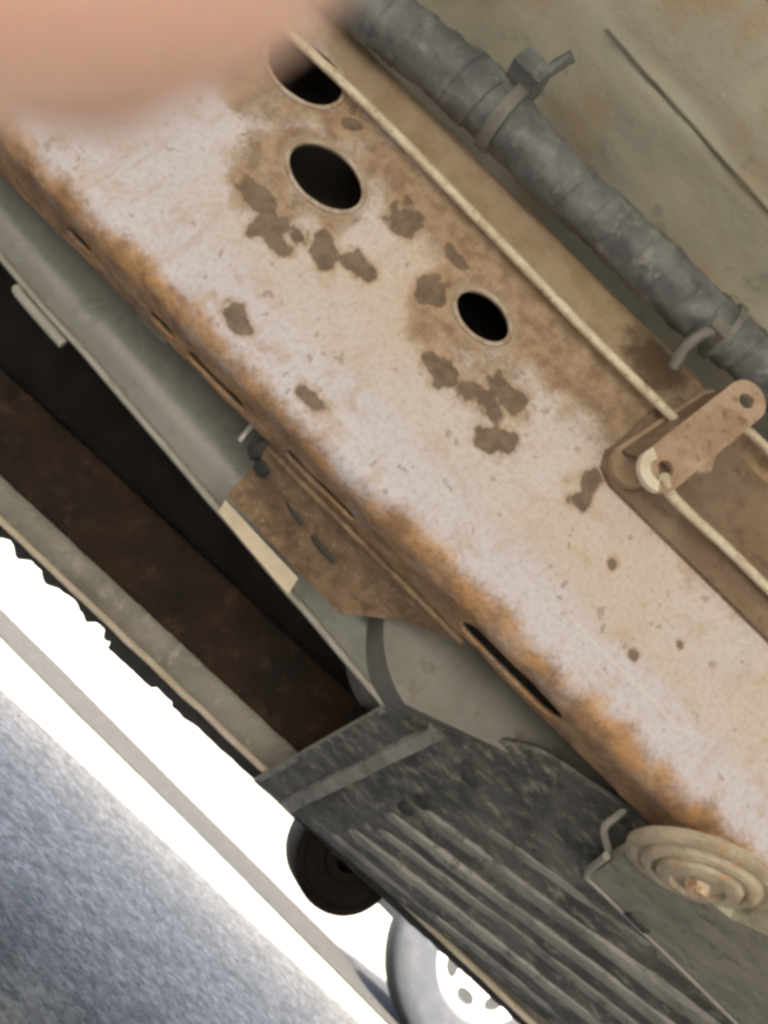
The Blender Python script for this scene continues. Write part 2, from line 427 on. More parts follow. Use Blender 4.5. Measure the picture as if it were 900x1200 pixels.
def make_rail():
    outer = section(Y0, Y1, Z0, Z1, RAD, .003); inner = section(Y0 + WALL, Y1 - WALL, Z0 + WALL, Z1 - WALL, RAD - WALL, .03)
    xs = [-2.0, -1.4, -1.0, -.75, -.6] + [-.52 + .003 * i for i in range(361)] + [.62, .8, 1.1, 1.6, 2.3]
    V, F = [], []
    n = len(outer)
    for x in xs:
        for (y, z) in outer:
            d = Vector((0, y - (Y0 + Y1) / 2, z - (Z0 + Z1) / 2))
            k = .0005 * fbm((x, y, z), 30)
            if z < Z0 + .02: k += .0006 * fbm((x, y, z), 45, 5) + .0009 * fbm((x, y, z), 14)
            nv = Vector((0, -1, 0)) if y < Y0 + .004 else Vector((0, 0, -1)) if z < Z0 + .004 else d.normalized()
            V.append(Vector((x, y, z)) + nv * k)
    m = len(xs)
    for i in range(m - 1):
        for k in range(n):
            k2 = (k + 1) % n; F.append((i * n + k, (i + 1) * n + k, (i + 1) * n + k2, i * n + k2))
    b0 = len(V); q = len(inner)
    ix = [xs[0], -.5, -.2, .1, .5, xs[-1]]
    for x in ix:
        for (y, z) in inner: V.append(Vector((x, y, z)))
    for i in range(len(ix) - 1):
        for k in range(q):
            k2 = (k + 1) % q; F.append((b0 + i * q + k, b0 + i * q + k2, b0 + (i + 1) * q + k2, b0 + (i + 1) * q + k))
    # ring-shaped end faces
    bm = bmesh.new()
    vs = [bm.verts.new(v) for v in V]
    for f in F: bm.faces.new([vs[i] for i in f])
    for o0, i0 in ((0, b0), ((m - 1) * n, b0 + (len(ix) - 1) * q)):
        es = []
        for base, c in ((o0, n), (i0, q)):
            for k in range(c): es.append(bm.edges.get((vs[base + k], vs[base + (k + 1) % c])))
        bmesh.ops.bridge_loops(bm, edges=es)
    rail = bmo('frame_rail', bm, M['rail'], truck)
    cut = []
    for hx, hz, hr in HOLES:
        c = lathe('cut', [(hr, -.03), (hr, .03)], (hx, Y0, hz), (0, 1, 0), None, None, 48)
        for v in c.data.vertices: v.co.x = hx + (v.co.x - hx) * HX; v.co.z = hz + (v.co.z - hz) * HZ
        cut.append(c)
    for x0, x1, yc, hw in ((-.3171, -.2922, .5452, .0078), (-.2312, -.2033, .5463, .0078), (-.1907, -.1291, .5512, .0078), (.0986, .2031, .5415, .0152), (-.0861, -.0113, .5512, .0072)):
        bm = bmesh.new()
        pts = []
        for k in range(9): a = R(90 + 180 * k / 8); pts.append((x0 + hw + hw * math.cos(a), yc + hw * math.sin(a)))
        for k in range(9): a = R(-90 + 180 * k / 8); pts.append((x1 - hw + hw * math.cos(a), yc + hw * math.sin(a)))
        a_ = [bm.verts.new((x, y, Z0 - .02)) for x, y in pts]; b_ = [bm.verts.new((x, y, Z0 + .012)) for x, y in pts]
        bm.faces.new(a_); bm.faces.new(b_[::-1])
        for k in range(len(pts)): bm.faces.new((a_[k], b_[k], b_[(k + 1) % len(pts)], a_[(k + 1) % len(pts)]))
        cut.append(bmo('cut', bm, None, None, False))
    careful_cut(rail, cut)
    me = rail.data
    names = ('stain', 'tan', 'ring', 'flake', 'rust', 'grime', 'lilac_sheen', 'inner')
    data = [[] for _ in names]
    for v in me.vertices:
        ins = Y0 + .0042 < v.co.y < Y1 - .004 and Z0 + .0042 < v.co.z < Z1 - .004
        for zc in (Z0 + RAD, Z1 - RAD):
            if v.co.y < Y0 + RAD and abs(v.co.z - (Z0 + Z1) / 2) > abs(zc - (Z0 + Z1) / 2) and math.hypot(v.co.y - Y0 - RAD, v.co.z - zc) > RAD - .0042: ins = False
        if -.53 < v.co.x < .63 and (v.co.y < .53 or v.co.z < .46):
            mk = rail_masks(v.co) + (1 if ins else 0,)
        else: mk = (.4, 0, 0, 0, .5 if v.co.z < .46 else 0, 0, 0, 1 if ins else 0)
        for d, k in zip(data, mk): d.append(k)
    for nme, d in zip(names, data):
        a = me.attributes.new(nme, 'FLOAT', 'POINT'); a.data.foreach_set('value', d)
    return rail
rail = make_rail()
for hx, hz, hr in HOLES:                   # rolled lips
    pts = [Vector((hx + (hr + .0006) * HX * math.cos(R(a)), Y0 - .0004, hz + (hr + .0006) * HZ * math.sin(R(a)))) for a in range(0, 366, 6)]
    tube('hole_lip', pts, lambda i, a: .0021 + .0004 * fbm((i, hx * 50, 0), .35), M['hole_lip'], rail, 8, False)
rail['label'] = 'pale frame rail with round holes, flaked patches and rusty lower edge'

# reinforcement plate on the right of the web
pl = [(.090, .600), (.086, .585), (.092, .571), (.106, .565), (.2, .566), (.35, .567), (1.6, .567), (1.6, .667), (.10, .667), (.092, .64)]
prism('reinforcement_plate', [(x, Y0 - .0055, z) for x, z in pl], (0, .0065, 0), M['plate'], rail, .0018)

# --- outrigger bracket welded under the rail towards the sill
def make_mount():
    bm = bmesh.new()
    prof = [(-.104, .612, .4165), (-.105, .66, .392), (-.02, .66, .388), (.052, .66, .392), (.085, .60, .4165)]
    top = [(-.098, .575, .4165), (.112, .575, .4165)]
    V = [(-.100, .5735, .4195), (-.104, .620, .407), (-.104, .640, .384), (-.010, .642, .3815), (.036, .642, .3815), (.072, .615, .408), (.116, .5735, .4195)]
    a = [bm.verts.new(v) for v in V]; b = [bm.verts.new((v[0] * .96, v[1] + .004, v[2] + .05)) for v in V]
    bm.faces.new(a); bm.faces.new(b[::-1])
    for i in range(len(a)): bm.faces.new((a[i], b[i], b[(i + 1) % 7], a[(i + 1) % 7]))
    bmesh.ops.triangulate(bm, faces=[f for f in bm.faces if len(f.verts) > 4])
    bmesh.ops.subdivide_edges(bm, edges=bm.edges, cuts=3, use_grid_fill=True)
    for v in bm.verts: v.co += Vector((0, -.3, -1)) * (.0012 * fbm(v.co, 60) + .001 * fbm(v.co, 20))
    return bmo('mount_bracket', bm, M['mount'], rail, True)
mount = make_mount(); mount['label'] = 'crusty brown outrigger bracket under the rail'
for (a, b) in (((-.070, .598, .4105), (-.040, .606, .4055)), ((-.028, .608, .4045), (.0, .612, .4035))):
    tube('slot_edge', spline([a, ((a[0] + b[0]) / 2, (a[1] + b[1]) / 2 + .001, (a[2] + b[2]) / 2 - .001), b], 6), .0035, M['rubber'], mount, 8)
prism('shim', [(-.103, .645, .3815), (-.012, .645, .3785), (-.008, .645, .3625), (-.024, .645, .3635), (-.099, .645, .370)][::-1], (0, .006, 0), M['cream'], mount, .0012)
# weld bead along the bracket root
tube('weld_bead', spline([(-.10, .5725, .4185), (-.04, .572, .418), (.03, .5725, .4185), (.115, .572, .418)], 14),
     lambda i, a: .0028 + .0009 * fbm((i, 0, 0), .8), M['mount'], rail, 8)

# rubber grommet and pin between rail and sill
gr = lathe('grommet', [(.010, -.018), (.0155, -.016), (.0165, -.006), (.013, -.003), (.0165, 0), (.0165, .008), (.012, .012), (.010, .02)], (-.096, .602, .4235), (1, .3, -.35), M['rubber'], truck, 24)
tube('pin', [Vector((-.128, .600, .442)), Vector((-.126, .603, .430)), Vector((-.1245, .606, .416))], .0032, M['pin'], gr, 10)

# --- cable bracket: folded channel standing off the web, with two eyes
def capsule(a, b, r, n=10):
    a, b = Vector(a), Vector(b); d = (b - a).normalized(); s = Vector((-d.z, 0, d.x)); out = []
    for k in range(n + 1):
        t = R(90 + 180 * k / n); out.append(a + d * (r * math.cos(t)) + s * (r * math.sin(t)))
    for k in range(n + 1):
        t = R(-90 + 180 * k / n); out.append(b + d * (r * math.cos(t)) + s * (r * math.sin(t)))
    return out
A, B = Vector((.1165, .452, .5735)), Vector((.1325, .452, .672))
front = prism('cable_bracket', capsule(A, B, .0165), (0, .004, 0), M['bracket'], truck)
front['label'] = 'tan folded bracket with two eyes holding the brake cable'
cut = [lathe('cut', [(.0062, -.02), (.0062, .02)], c, (0, 1, 0), None, None, 20) for c in (A + Vector((.002, 0, .004)), B + Vector((0, 0, -.001)))]
cut += [lathe('cut', [(.0042, -.02), (.0042, .02)], A + Vector((.005, 0, -.004)), (0, 1, 0), None, None, 16)]
boolean(front, cut)
prism('bracket_foot', capsule((.107, .4865, .585), (.128, .4865, .675), .0175), (0, .007, 0), M['bracket'], front, .002)
prism('bracket_web', [(.1005, .4565, .5735), (.1165, .4565, .672), (.1125, .4885, .678), (.0925, .4885, .587)], (.004, 0, -.0006), M['plate'], front, .0008)
# worn bright end
we = [A + Vector((0, -.001, 0)) + Vector((.0168 * math.cos(R(t)), 0, .0168 * math.sin(R(t)))) for t in range(150, 301, 10)]
wi = [A + Vector((0, -.001, 0)) + Vector((.0085 * math.cos(R(t)), 0, .0085 * math.sin(R(t)))) for t in range(300, 149, -10)]
prism('worn_end', we + wi, (0, .0052, 0), M['bracket_worn'], front, .0005)
prism('bracket_tab', [(.1285, .456, .602), (.1395, .456, .598), (.146, .456, .607), (.142, .456, .618), (.131, .456, .622)], (0, .02, 0), M['bracket'], front, .0015)

# --- brake cables
c1 = spline([(-.62, .487, .648), (-.42, .486, .645), (-.323, .487, .643), (-.214, .487, .646), (-.07, .487, .6435), (.02, .486, .6405), (.093, .482, .6375), (.108, .481, .6365)], 14)
tube('brake_cable', c1, .0039, M['cable'], truck, 12)
c3 = spline([(.128, .478, .662), (.151, .478, .675), (.187, .480, .679), (.3, .482, .684), (.8, .486, .684), (1.6, .487, .684)], 14)
tube('brake_cable', c3, .0036, M['cable'], truck, 12)
c2 = spline([(.1205, .449, .5695), (.135, .460, .571), (.16, .470, .578), (.20, .480, .587), (.247, .484, .590), (.32, .485, .590), (.6, .486, .588), (1.6, .487, .58)], 14)
tube('brake_cable', c2, .0039, M['cable'], truck, 12)
for x in (-.47, .52, 1.3): boxo('cable_clip', x - .009, x + .009, .480, .4998, .63, .66, M['pin'], truck, .003)

# --- taped wiring conduit along the top of the rail
cp = spline([(-.9, .47, .70), (-.5, .47, .702), (-.296, .47, .700), (-.259, .468, .702), (-.204, .468, .710), (-.164, .468, .713), (-.099, .47, .711), (-.029, .47, .715), (.048, .47, .717), (.100, .47, .721), (.138, .47, .722), (.35, .47, .722), (.8, .47, .715), (1.6, .47, .71)], 22)
def crad(i, a):
    p = cp[i]; x = p.x
    base = .0238 - .002 * sm(-.18, -.15, x) + .001 * math.sin(x * 31)
    base -= .0016 * sm(.01, .05, x)
    wr = .0015 * fbm((x * 1.0, math.cos(a) * .03, math.sin(a) * .03), 45, 4) + .0011 * fbm((x, math.cos(a) * .02, math.sin(a) * .02), 110, 3)
    lap = .0017 * ((x * 42 + a / 6.283 + .35 * fbm((x, 7, 0), 12)) % 1) * (.6 + .4 * noise.noise(Vector((x * 20, 3, 0))))
    return base + wr + lap
dense = []
for i in range(len(cp) - 1):
    k = 5 if -.35 < cp[i].x < .2 else 1
    for j in range(k): dense.append(cp[i].lerp(cp[i + 1], j / k))
cp = dense + [cp[-1]]
cond = tube('conduit', cp, crad, M['conduit'], truck, 30); cond['label'] = 'grey taped wiring conduit along the rail top'
def band(name, x, r, wdt, mat, parent, tilt=0.0, thick=.0022):
    i = min(range(len(cp)), key=lambda k: abs(cp[k].x - x)); c = cp[i]
    t = (cp[min(i + 8, len(cp) - 1)] - cp[max(0, i - 8)]).normalized() + Vector((0, 0, tilt))
    return lathe(name, [(r - .004, -wdt / 2), (r + thick, -wdt / 2 * .8), (r + thick, wdt / 2 * .8), (r - .004, wdt / 2)], c, t, mat, parent, 36)
band('strap', -.152, .0235, .013, M['strap'], cond, .12, .004)
tube('strap_tail', spline([(-.155, .449, .733), (-.150, .440, .748), (-.146, .432, .757), (-.143, .426, .762)], 6), .0048, M['conduit'], cond, 8)
boxo('strap_buckle', -.171, -.145, .432, .458, .726, .746, M['conduit'], cond, .003)
band('strap', .020, .0202, .0045, M['strap'], cond, -.05)
band('strap', .088, .0212, .007, M['strap'], cond, .10, .003)
tube('strap_tail', spline([(.080, .452, .699), (.0755, .456, .690), (.074, .466, .678), (.080, .478, .668)], 6), .0045, M['strap'], cond, 8)
boxo('strap_buckle', .0735, .0885, .447, .462, .694, .706, M['strap'], cond, .003)

# --- floor pan above
def floor():
    V, F = [], []
    xs = [-2.2, -1.5, -1.0, -.7] + [-.55 + .0125 * i for i in range(97)] + [.8, 1.2, 1.8, 2.6]
    ys = [-.74, -.4, -.1, .05] + [.12 + .0085 * j for j in range(64)] + [.70, .74]
    for y in ys:
        for x in xs:
            z = .80 + .004 * fbm((x, y, 0), 6, 3) + .0012 * fbm((x, y, 0), 30, 3)
            yc = .419 + .06 * (x + .124)
            d = y - yc
            z -= .0045 * sm(-.003, .003, d) * sm(-.17, -.10, x)              # lapped seam
            z -= .014 * sm(.020, .0, abs(y - .24))                           # pressed bead
            V.append((x, y, z))
    nx = len(xs)
    for j in range(len(ys) - 1):
        for i in range(nx - 1): F.append((j * nx + i, (j + 1) * nx + i, (j + 1) * nx + i + 1, j * nx + i + 1))
    o = obj('floor_pan', V, F, M['floor'], truck, 'all')
    m = o.modifiers.new('thick', 'SOLIDIFY'); m.thickness = .004; m.offset = -1
    return o
fp = floor(); fp['label'] = 'olive floor pan above the rail'
tube('seam_sealer', [Vector((-.14 + .02 * i, .4185 + .06 * (-.016 + .02 * i), .7955 + .001 * fbm((i, 0, 0), .7))) for i in range(40)], .0012, M['sealer'], fp, 6)

# --- inner sill: smooth grey-green pressed panel with a worn lip
def grid_panel(name, fn, nu, nv, mat, parent, thick=.003):
    V = [fn(i / nu, j / nv) for j in range(nv + 1) for i in range(nu + 1)]
    F = [(j * (nu + 1) + i, j * (nu + 1) + i + 1, (j + 1) * (nu + 1) + i + 1, (j + 1) * (nu + 1) + i) for j in range(nv) for i in range(nu)]
    o = obj(name, V, F, mat, parent, 'all')
    m = o.modifiers.new('thick', 'SOLIDIFY'); m.thickness = thick; m.offset = 1
    return o
def lipz(x): return .3765 - .080 * x
def sill_fn(u, v):
    x = -1.2 + 1.345 * u
    step = sm(-.345, -.315, x)
    y = .722 - .018 * math.sin(math.pi * min(1, v * 1.25)) - .010 * step + .05 * v * v
    z = lipz(x) + .14 * v
    return Vector((x, y, z + .0008 * fbm((x, v, 0), 9)))
sill = grid_panel('sill_panel', sill_fn, 200, 20, M['sill'], truck)
lp = [Vector((x, .717 - .010 * sm(-.345, -.315, x), lipz(x) - .001 + .0006 * fbm((x, 0, 0), 20))) for x in [-1.2 + .0192 * i for i in range(71)]]
tube('lip', lp, .0036, M['lip'], sill, 10)
tube('retainer_rod', spline([(-.395, .716, .3995), (-.385, .713, .3965), (-.345, .713, .3935), (-.326, .716, .393)], 6), .0052, M['lip'], sill, 10)
boxo('spacer', -.30, -.262, .70, .712, .459, .462, M['lip'], sill, .001)

# --- grey tank behind the rail
def tank():
    P = [(.045, .60)]
    for k in range(13):
        a = R(180 + 78 * k / 12); P.append((.145 + .10 * math.cos(a), .462 + .10 * math.sin(a)))
    P += [(.24, .405), (.34, .455), (1.5, .455), (1.5, .60)]
    return prism('tank', [(x, .632, z) for x, z in P], (0, .17, 0), M['tank'], truck, .012)
tank()

# --- rocker: black cavity, brown inner face, dusty pinch flange, black trim with torn teeth
def rz(x): return .035 * x
def cav_fn(u, v):
    x = -1.6 + 2.6 * u
    return Vector((x, .742 + .170 * v, .470 - .092 * sm(0, 1, v) + rz(x) * v + .002 * fbm((x, v * .2, 0), 12)))
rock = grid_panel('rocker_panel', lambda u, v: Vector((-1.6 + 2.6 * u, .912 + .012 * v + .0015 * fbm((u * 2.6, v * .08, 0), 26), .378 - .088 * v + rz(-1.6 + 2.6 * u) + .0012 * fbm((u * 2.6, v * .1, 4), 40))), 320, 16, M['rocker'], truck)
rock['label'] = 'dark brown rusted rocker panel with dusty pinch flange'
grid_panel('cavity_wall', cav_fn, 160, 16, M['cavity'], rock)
def fl_fn(u, v):
    x = -1.6 + 2.6 * u
    zt = .296 + .006 * sm(-.3, .1, x); zb = .251
    return Vector((x, .927 + .008 * math.sin(v * 3.1) + .001 * fbm((x, v, 0), 20), zt + (zb - zt) * v + rz(x) * .75 + .0012 * fbm((x, 0, 0), 25)))
fl = grid_panel('pinch_flange', fl_fn, 260, 8, M['flange'], rock)
tube('flange_hem', [fl_fn(i / 200, 1) + Vector((0, -.004, .001)) for i in range(201)], .0042, M['cream'], rock, 8)
# trim strip: continuous to the right, torn to teeth at the left
def trim():
    V, F = [], []
    n = 420
    for i in range(n + 1):
        x = -.75 + 1.5 * i / n
        top = .256 + .04 * x
        d = .0235 + .0012 * fbm((x, 0, 0), 60)
        if x > .0: d -= .002 * sm(.0, .02, x)
        if -.045 < x < -.015: d -= .004
        if x < -.115:
            ph = (x * 21 + .6 * fbm((x, 2, 0), 8)) % 1
            d = .010 + .016 * max(0, 1 - abs(ph - .45) / .32) ** .8 * (.65 + .5 * noise.noise(Vector((math.floor(x * 21) * 3.3, 1.7, 0)))) + .0025 * fbm((x, 1, 0), 90)
        for y in (.944, .952):
            V.append((x, y, top)); V.append((x, y + .001, top - d))
    for i in range(n):
        a = i * 4; b = a + 4
        F += [(a, b, b + 1, a + 1), (a + 2, a + 3, b + 3, b + 2), (a + 1, b + 1, b + 3, a + 3), (a, a + 2, b + 2, b)]
    return obj('trim_strip', V, F, M['trim'], rock, True)
trim()

# --- ribbed splash shield
def sy(x, t):                     # y across the shield; ribs fan out towards the right
    d = max(0, x - .12)
    return .93 - .19 * min(d, .6) - t * (.232 + .08 * d)
def sh(x, t, off=0.0):
    y = sy(x, t)
    n_ = Vector((0, -.543, -1)).normalized()
    return Vector((x, y, .2415 + (.93 - y) * .543)) + n_ * off
def sh_fn(u, v):
    x = .112 + .015 * v + 1.0 * u
    return sh(x, v * (1.03 + .22 * sm(.15, .24, x)), .0022 * fbm((x, v * .3, 0), 11) + .0012 * fbm((x * .6, v * .5, 0), 40))
shield = grid_panel('splash_shield', sh_fn, 220, 70, M['shield'], truck, .005); shield['label'] = 'dusty grey ribbed plastic splash shield'
for t, x0, wd, hg, mt in ((.075, .185, .014, .006, 'shield_edge'), (.20, .195, .020, .009, 'shield_edge'), (.335, .21, .017, .008, 'shield_edge'), (.455, .20, .020, .009, 'shield_edge'),
                      (.60, .215, .021, .010, 'shield_edge'), (.745, .25, .016, .006, 'shield_edge')):
    V, F = [], []
    for i in range(91):
        x = x0 + (1.1 - x0) * i / 90
        tt = t + .0018 * fbm((x, t, 0), 14)
        h_ = hg * min(1, i / 3) * (1 + .22 * fbm((x, t * 7, 0), 40) + .25 * fbm((x, t * 5, 0), 9))
        for k, (o, f_) in enumerate(((-.5, -.2), (-.32, .85), (0, 1), (.32, .85), (.5, -.2))):
            V.append(sh(x, tt + o * wd / .26, h_ * f_ + .0005))
    for i in range(90):
        for k in range(4): F.append((i * 5 + k, i * 5 + k + 1, (i + 1) * 5 + k + 1, (i + 1) * 5 + k))
    F.append((0, 1, 2, 3, 4))
    obj('rib', V, F, M[mt], shield)
# transverse end rib
V, F = [], []
for i in range(41):
    t = .045 + 1.0 * i / 40; xc = .156 + .014 * t + .001 * fbm((t, 0, 0), 6)
    for o, f_ in ((-.011, -.1), (-.008, .9), (0, 1), (.006, .9), (.010, -.1)):
        V.append(sh(xc + o, t, .012 * f_))
for i in range(40):
    for k in range(4): F.append((i * 5 + k, i * 5 + k + 1, (i + 1) * 5 + k + 1, (i + 1) * 5 + k))
F += [(0, 1, 2, 3, 4), (204, 203, 202, 201, 200)]
obj('end_rib', V, F, M['shield_edge'], shield)
V, F = [], []
for i in range(41):
    t = .06 + .95 * i / 40; xc = .1745 + .014 * t + .0015 * fbm((t, 3, 0), 9)
    for o in (-.0085, .0085): V.append(sh(xc + o + .002 * fbm((t, o * 99, 0), 14), t, .0036))
for i in range(40): F.append((i * 2, i * 2 + 1, i * 2 + 3, i * 2 + 2))
og = obj('rib_shade', V, F, M['trim'], shield); og.modifiers.new('thick', 'SOLIDIFY').thickness = .003  # dark strip painted as the shaded side of the end rib
# lower rolled edge
tube('rolled_edge', [sh(.112 + .0125 * i, .0, 0) for i in range(80)], .0032, M['shield_edge'], shield, 10)
tube('rolled_edge', [sh(.114 + .015 * k / 12, k / 12, .0) for k in range(13)], .0045, M['shield_edge'], shield, 10)
nrm = Vector((0, -.543, -1)).normalized()
for x, t in ((.224, .655), (.222, .735 + .2), (.221, .56)):
    lathe('push_clip', [(.0085, -.001), (.0085, .003), (.006, .0048), (.002, .005)], sh(x, t, .004), nrm, M['rubber'], shield, 18)
boxo('drain_slot', -.011, .011, -.005, .005, -.002, .002, M['rubber'], shield, .001)
ds = [o for o in shield.children if o.name.startswith('drain_slot')][0]
# raised pad carrying the round boss, to the right
def padpt(x, y, off=0.0): return Vector((x, y, .394 - (y - .5) * .10 - off))
pad_poly = [(.318, .522), (.312, .566), (.353, .671), (.52, .664), (.8, .655), (1.1, .655), (1.1, .45), (.39, .45), (.365, .505)]
pad = prism('pad', [padpt(x, y) for x, y in pad_poly], Vector((0, 0, .018)), M['shield_pad'], shield, .003)
tube('pad_edge', spline([padpt(.318, .596, -.001), padpt(.351, .667, -.001), padpt(.372, .6685, -.001), padpt(.52, .662, -.001), padpt(1.05, .653, -.001)], 8), .0032, M['lip'], shield, 8)
ds.location = padpt(.405, .655, .001); ds.rotation_euler = (R(-6), 0, R(-3))
bax = Vector((.20, -.30, -.93)).normalized()
BC = Vector((.326, .500, .401))
boss = lathe('boss', [(.050, -.006), (.050, .002), (.0475, .005), (.043, .0065), (.041, .0045), (.0395, .0045), (.038, .0105), (.0345, .013), (.0315, .0125), (.030, .009), (.0285, .009), (.027, .016), (.022, .019), (.018, .019), (.0165, .015), (.002, .015)], BC, bax, M['boss'], shield, 48)
tube('mount_stud', [BC + Vector((-.003, .030, .004)), BC + Vector((-.003, .036, .022))], .011, M['mount'], boss, 12)
boss['label'] = 'stepped round boss with a rusty nut under the rail'
for v in boss.data.vertices: v.co += bax * (.0009 * fbm(v.co, 55) - .35 * (v.co - BC).dot(bax))
lathe('nut', [(.0085, .006), (.0085, .0145), (.0065, .017), (.002, .0175)], BC, bax, M['nut'], boss, 6)
# small post in the gap above the shield
tube('post', spline([(.303, .585, .436), (.306, .592, .418), (.307, .602, .402), (.322, .606, .392)], 5), .0032, M['lip'], shield, 8)
prism('recess_shade', [sh(.308, .86, .004), sh(.345, .70, .004), sh(.322, .66, .004), sh(.296, .80, .004)], (0, .004, .012), M['cavity'], shield, .001)  # black slab standing in for the shade in an open recess

# --- muffler end hanging outside the shield
muf = lathe('muffler', [(.060, .10), (.065, .09), (.066, .0), (.064, -.006), (.056, -.010), (.052, -.006), (.030, -.006), (.027, -.012), (.016, -.013), (.014, .02), (.002, .02)], (.268, 1.0, .252), (0, 1, 0), M['muffler'], truck, 48)
tube('muffler_hanger', spline([(.268, 1.05, .31), (.268, 1.05, .36), (.30, 1.0, .43), (.30, .99, .5)], 6), .006, M['muffler'], muf, 8)

# --- body above and wheels (outside the picture, they carry the truck and cast its shadow)
def body():
    side = [(-2.55, .50), (-2.6, .85), (-2.5, 1.02), (-1.15, 1.10), (.34, 1.80), (.6, 1.83), (1.5, 1.83), (1.62, 1.75), (1.66, 1.22), (3.1, 1.20), (3.12, .55)]  # unseen outline, sloped to suit the shadow edge on the ground
    for name, y0, y1, low in (('unseen_body_side', .955, .975, .27), ('unseen_body_side', -.775, -.755, .55)):  # side behind the camera cut high to let bounce light under
        poly = []
        arches = [(-1.85, .44), (2.15, .44)]
        bottom = []
        for ax, ar in arches[::-1]:
            bottom.append((ax + ar, low if -1.3 < ax + ar < 1.65 else .5))
            for k in range(1, 8):
                a = R(180 * k / 8); bottom.append((ax + ar * math.cos(a), .42 + ar * math.sin(a)))
            bottom.append((ax - ar, low if ax > 0 else .5))
        bottom[-1] = (arches[0][0] - arches[0][1], .5); bottom[9] = (arches[0][0] + arches[0][1], low)
        poly = side + bottom
        s = 1 if y0 > 0 else -1
        def lean(z): return -s * .10 * max(0, z - .9)
        pts = [(x, (y0 if s > 0 else y1) + lean(z), z) for x, z in poly]
        prism(name, pts, (0, .02 * s, 0), M['paint'], truck)
    def skin(name, pts, mat, t=.015):
        V = []
        for x, z in pts:
            k = .10 * max(0, z - .9); V += [(x, -.757 + k, z), (x, .957 - k, z)]
        o = obj(name, V, [(2 * i, 2 * i + 1, 2 * i + 3, 2 * i + 2) for i in range(len(pts) - 1)], mat, truck, False)
        m = o.modifiers.new('thick', 'SOLIDIFY'); m.thickness = t; m.offset = 0
    skin('bonnet', [(-2.55, .5), (-2.6, .85), (-2.5, 1.02), (-1.15, 1.10)], M['paint'])
    skin('windscreen', [(-1.15, 1.10), (.34, 1.80)], M['glass'])
    skin('roof', [(.34, 1.80), (.6, 1.83), (1.5, 1.83), (1.62, 1.75)], M['paint'])
    skin('cab_back', [(1.62, 1.75), (1.66, 1.22), (1.66, .84)], M['paint'])
    skin('tailgate', [(3.1, 1.20), (3.12, .55)], M['paint'])
    skin('bed_floor', [(1.66, .84), (3.1, .84)], M['paint'])
body()

def wheel(name, r, wd, rimr, parent, loc, rot, holes=0):
    """tyre and rim, axis along local Y, outer face towards -Y"""
    o = bpy.data.objects.new(name, None); COL.objects.link(o); o.empty_display_size = .05; o.parent = parent; o.location = loc; o.rotation_euler = (0, 0, rot)
    h = wd / 2
    t = lathe('tyre', [(rimr, -h * .8), (rimr + .012, -h * .98), (rimr + (r - rimr) * .55, -h * 1.05), (r - .025, -h * .95), (r - .008, -h * .80), (r, -h * .62), (r + .001, 0), (r, h * .62), (r - .008, h * .8), (r - .025, h * .95), (rimr + .012, h * .98), (rimr, h * .8)], (0, 0, 0), (0, 1, 0), M['tyre'], o, 64, False)
    rm = lathe('rim', [(rimr * 1.02, h * .5), (rimr * 1.03, -h * .88), (rimr * .985, -h * .93), (rimr * .94, -h * .80), (rimr * .88, -h * .62), (rimr * .6, -h * .66), (rimr * .4, -h * .72), (rimr * .3, -h * .62), (rimr * .2, -h * .60), (rimr * .17, -h * .85), (rimr * .02, -h * .88)], (0, 0, 0), (0, 1, 0), M['rim'], o, 48)
    for k in range(holes):
        a = 2 * math.pi * (k + .3) / holes; ca, sa = math.cos(a), math.sin(a)
        c = Vector((ca * rimr * .68, -h * .652, sa * rimr * .68)); tn = Vector((-sa, 0, ca)); rd = Vector((ca, 0, sa))
        P = []
        for q in range(14):
            b = 2 * math.pi * q / 14; P.append(c + tn * (rimr * .20 * math.cos(b)) + rd * (rimr * .12 * math.sin(b)))
        prism('slot', P, (0, -.004, 0), M['rim_dark'], rm)
    return o
for x in (-1.85, 2.15):
    for y, a in ((.83, math.pi), (-.63, 0)):
        wheel('wheel', .38, .24, .21, truck, (x, y, .38), a, 6)
for x in (-1.85, 2.15):
    tube('axle', [Vector((x, -.6, .38)), Vector((x, .8, .38))], .045, M['muffler'], truck, 14)

# ------------------------------------------------------------------ parked car on the far side of the strip
car = empty('parked_car', (1.44, 3.02, 0), 'parked car whose pale slotted wheel shows beyond the ribbed shield', 'car')
YAW = R(-42)
car.rotation_euler = (0, 0, YAW)
TR = .352
wheel('wheel', TR, .215, .182, car, (0, 0, TR), R(36), 7)
wheel('wheel', TR, .215, .182, car, (2.65, 0, TR), 0, 7)
wheel('wheel', TR, .215, .182, car, (0, 1.55, TR), math.pi + R(36), 7)
wheel('wheel', TR, .215, .182, car, (2.65, 1.55, TR), math.pi, 7)
def carbody():
    prof = [(-.45, .52), (-.50, .64), (-.40, .86), (.55, .98), (1.15, 1.46), (2.5, 1.50), (3.1, 1.02), (3.45, .98), (3.5, .55), (3.42, .36), (3.06, .36)]
    def arch(c):
        return [(c + .40 * math.cos(R(a)), .36 + .40 * math.sin(R(a))) for a in range(0, 181, 20)]
    low = arch(2.65) + [(2.25, .36), (.40, .36)] + arch(0)
    poly = prof + low
    bm = bmesh.new(); n = len(poly)
    rows = []
    for y, k in ((-.09, 0), (.02, 1), (1.53, 1), (1.64, 0)):
        s = 1.0 if k else .0
        rows.append([bm.verts.new((x, y + ((.16 if y < .5 else -.16) * max(0, z - .95) / .5), z if z < .95 else z)) for x, z in poly])
    for a, b in zip(rows, rows[1:]):
        for i in range(n): bm.faces.new((a[i], b[i], b[(i + 1) % n], a[(i + 1) % n]))
    bm.faces.new(rows[0][::-1]); bm.faces.new(rows[-1])
    return bmo('body', bm, M['carpaint'], car, True, 0)
carbody()
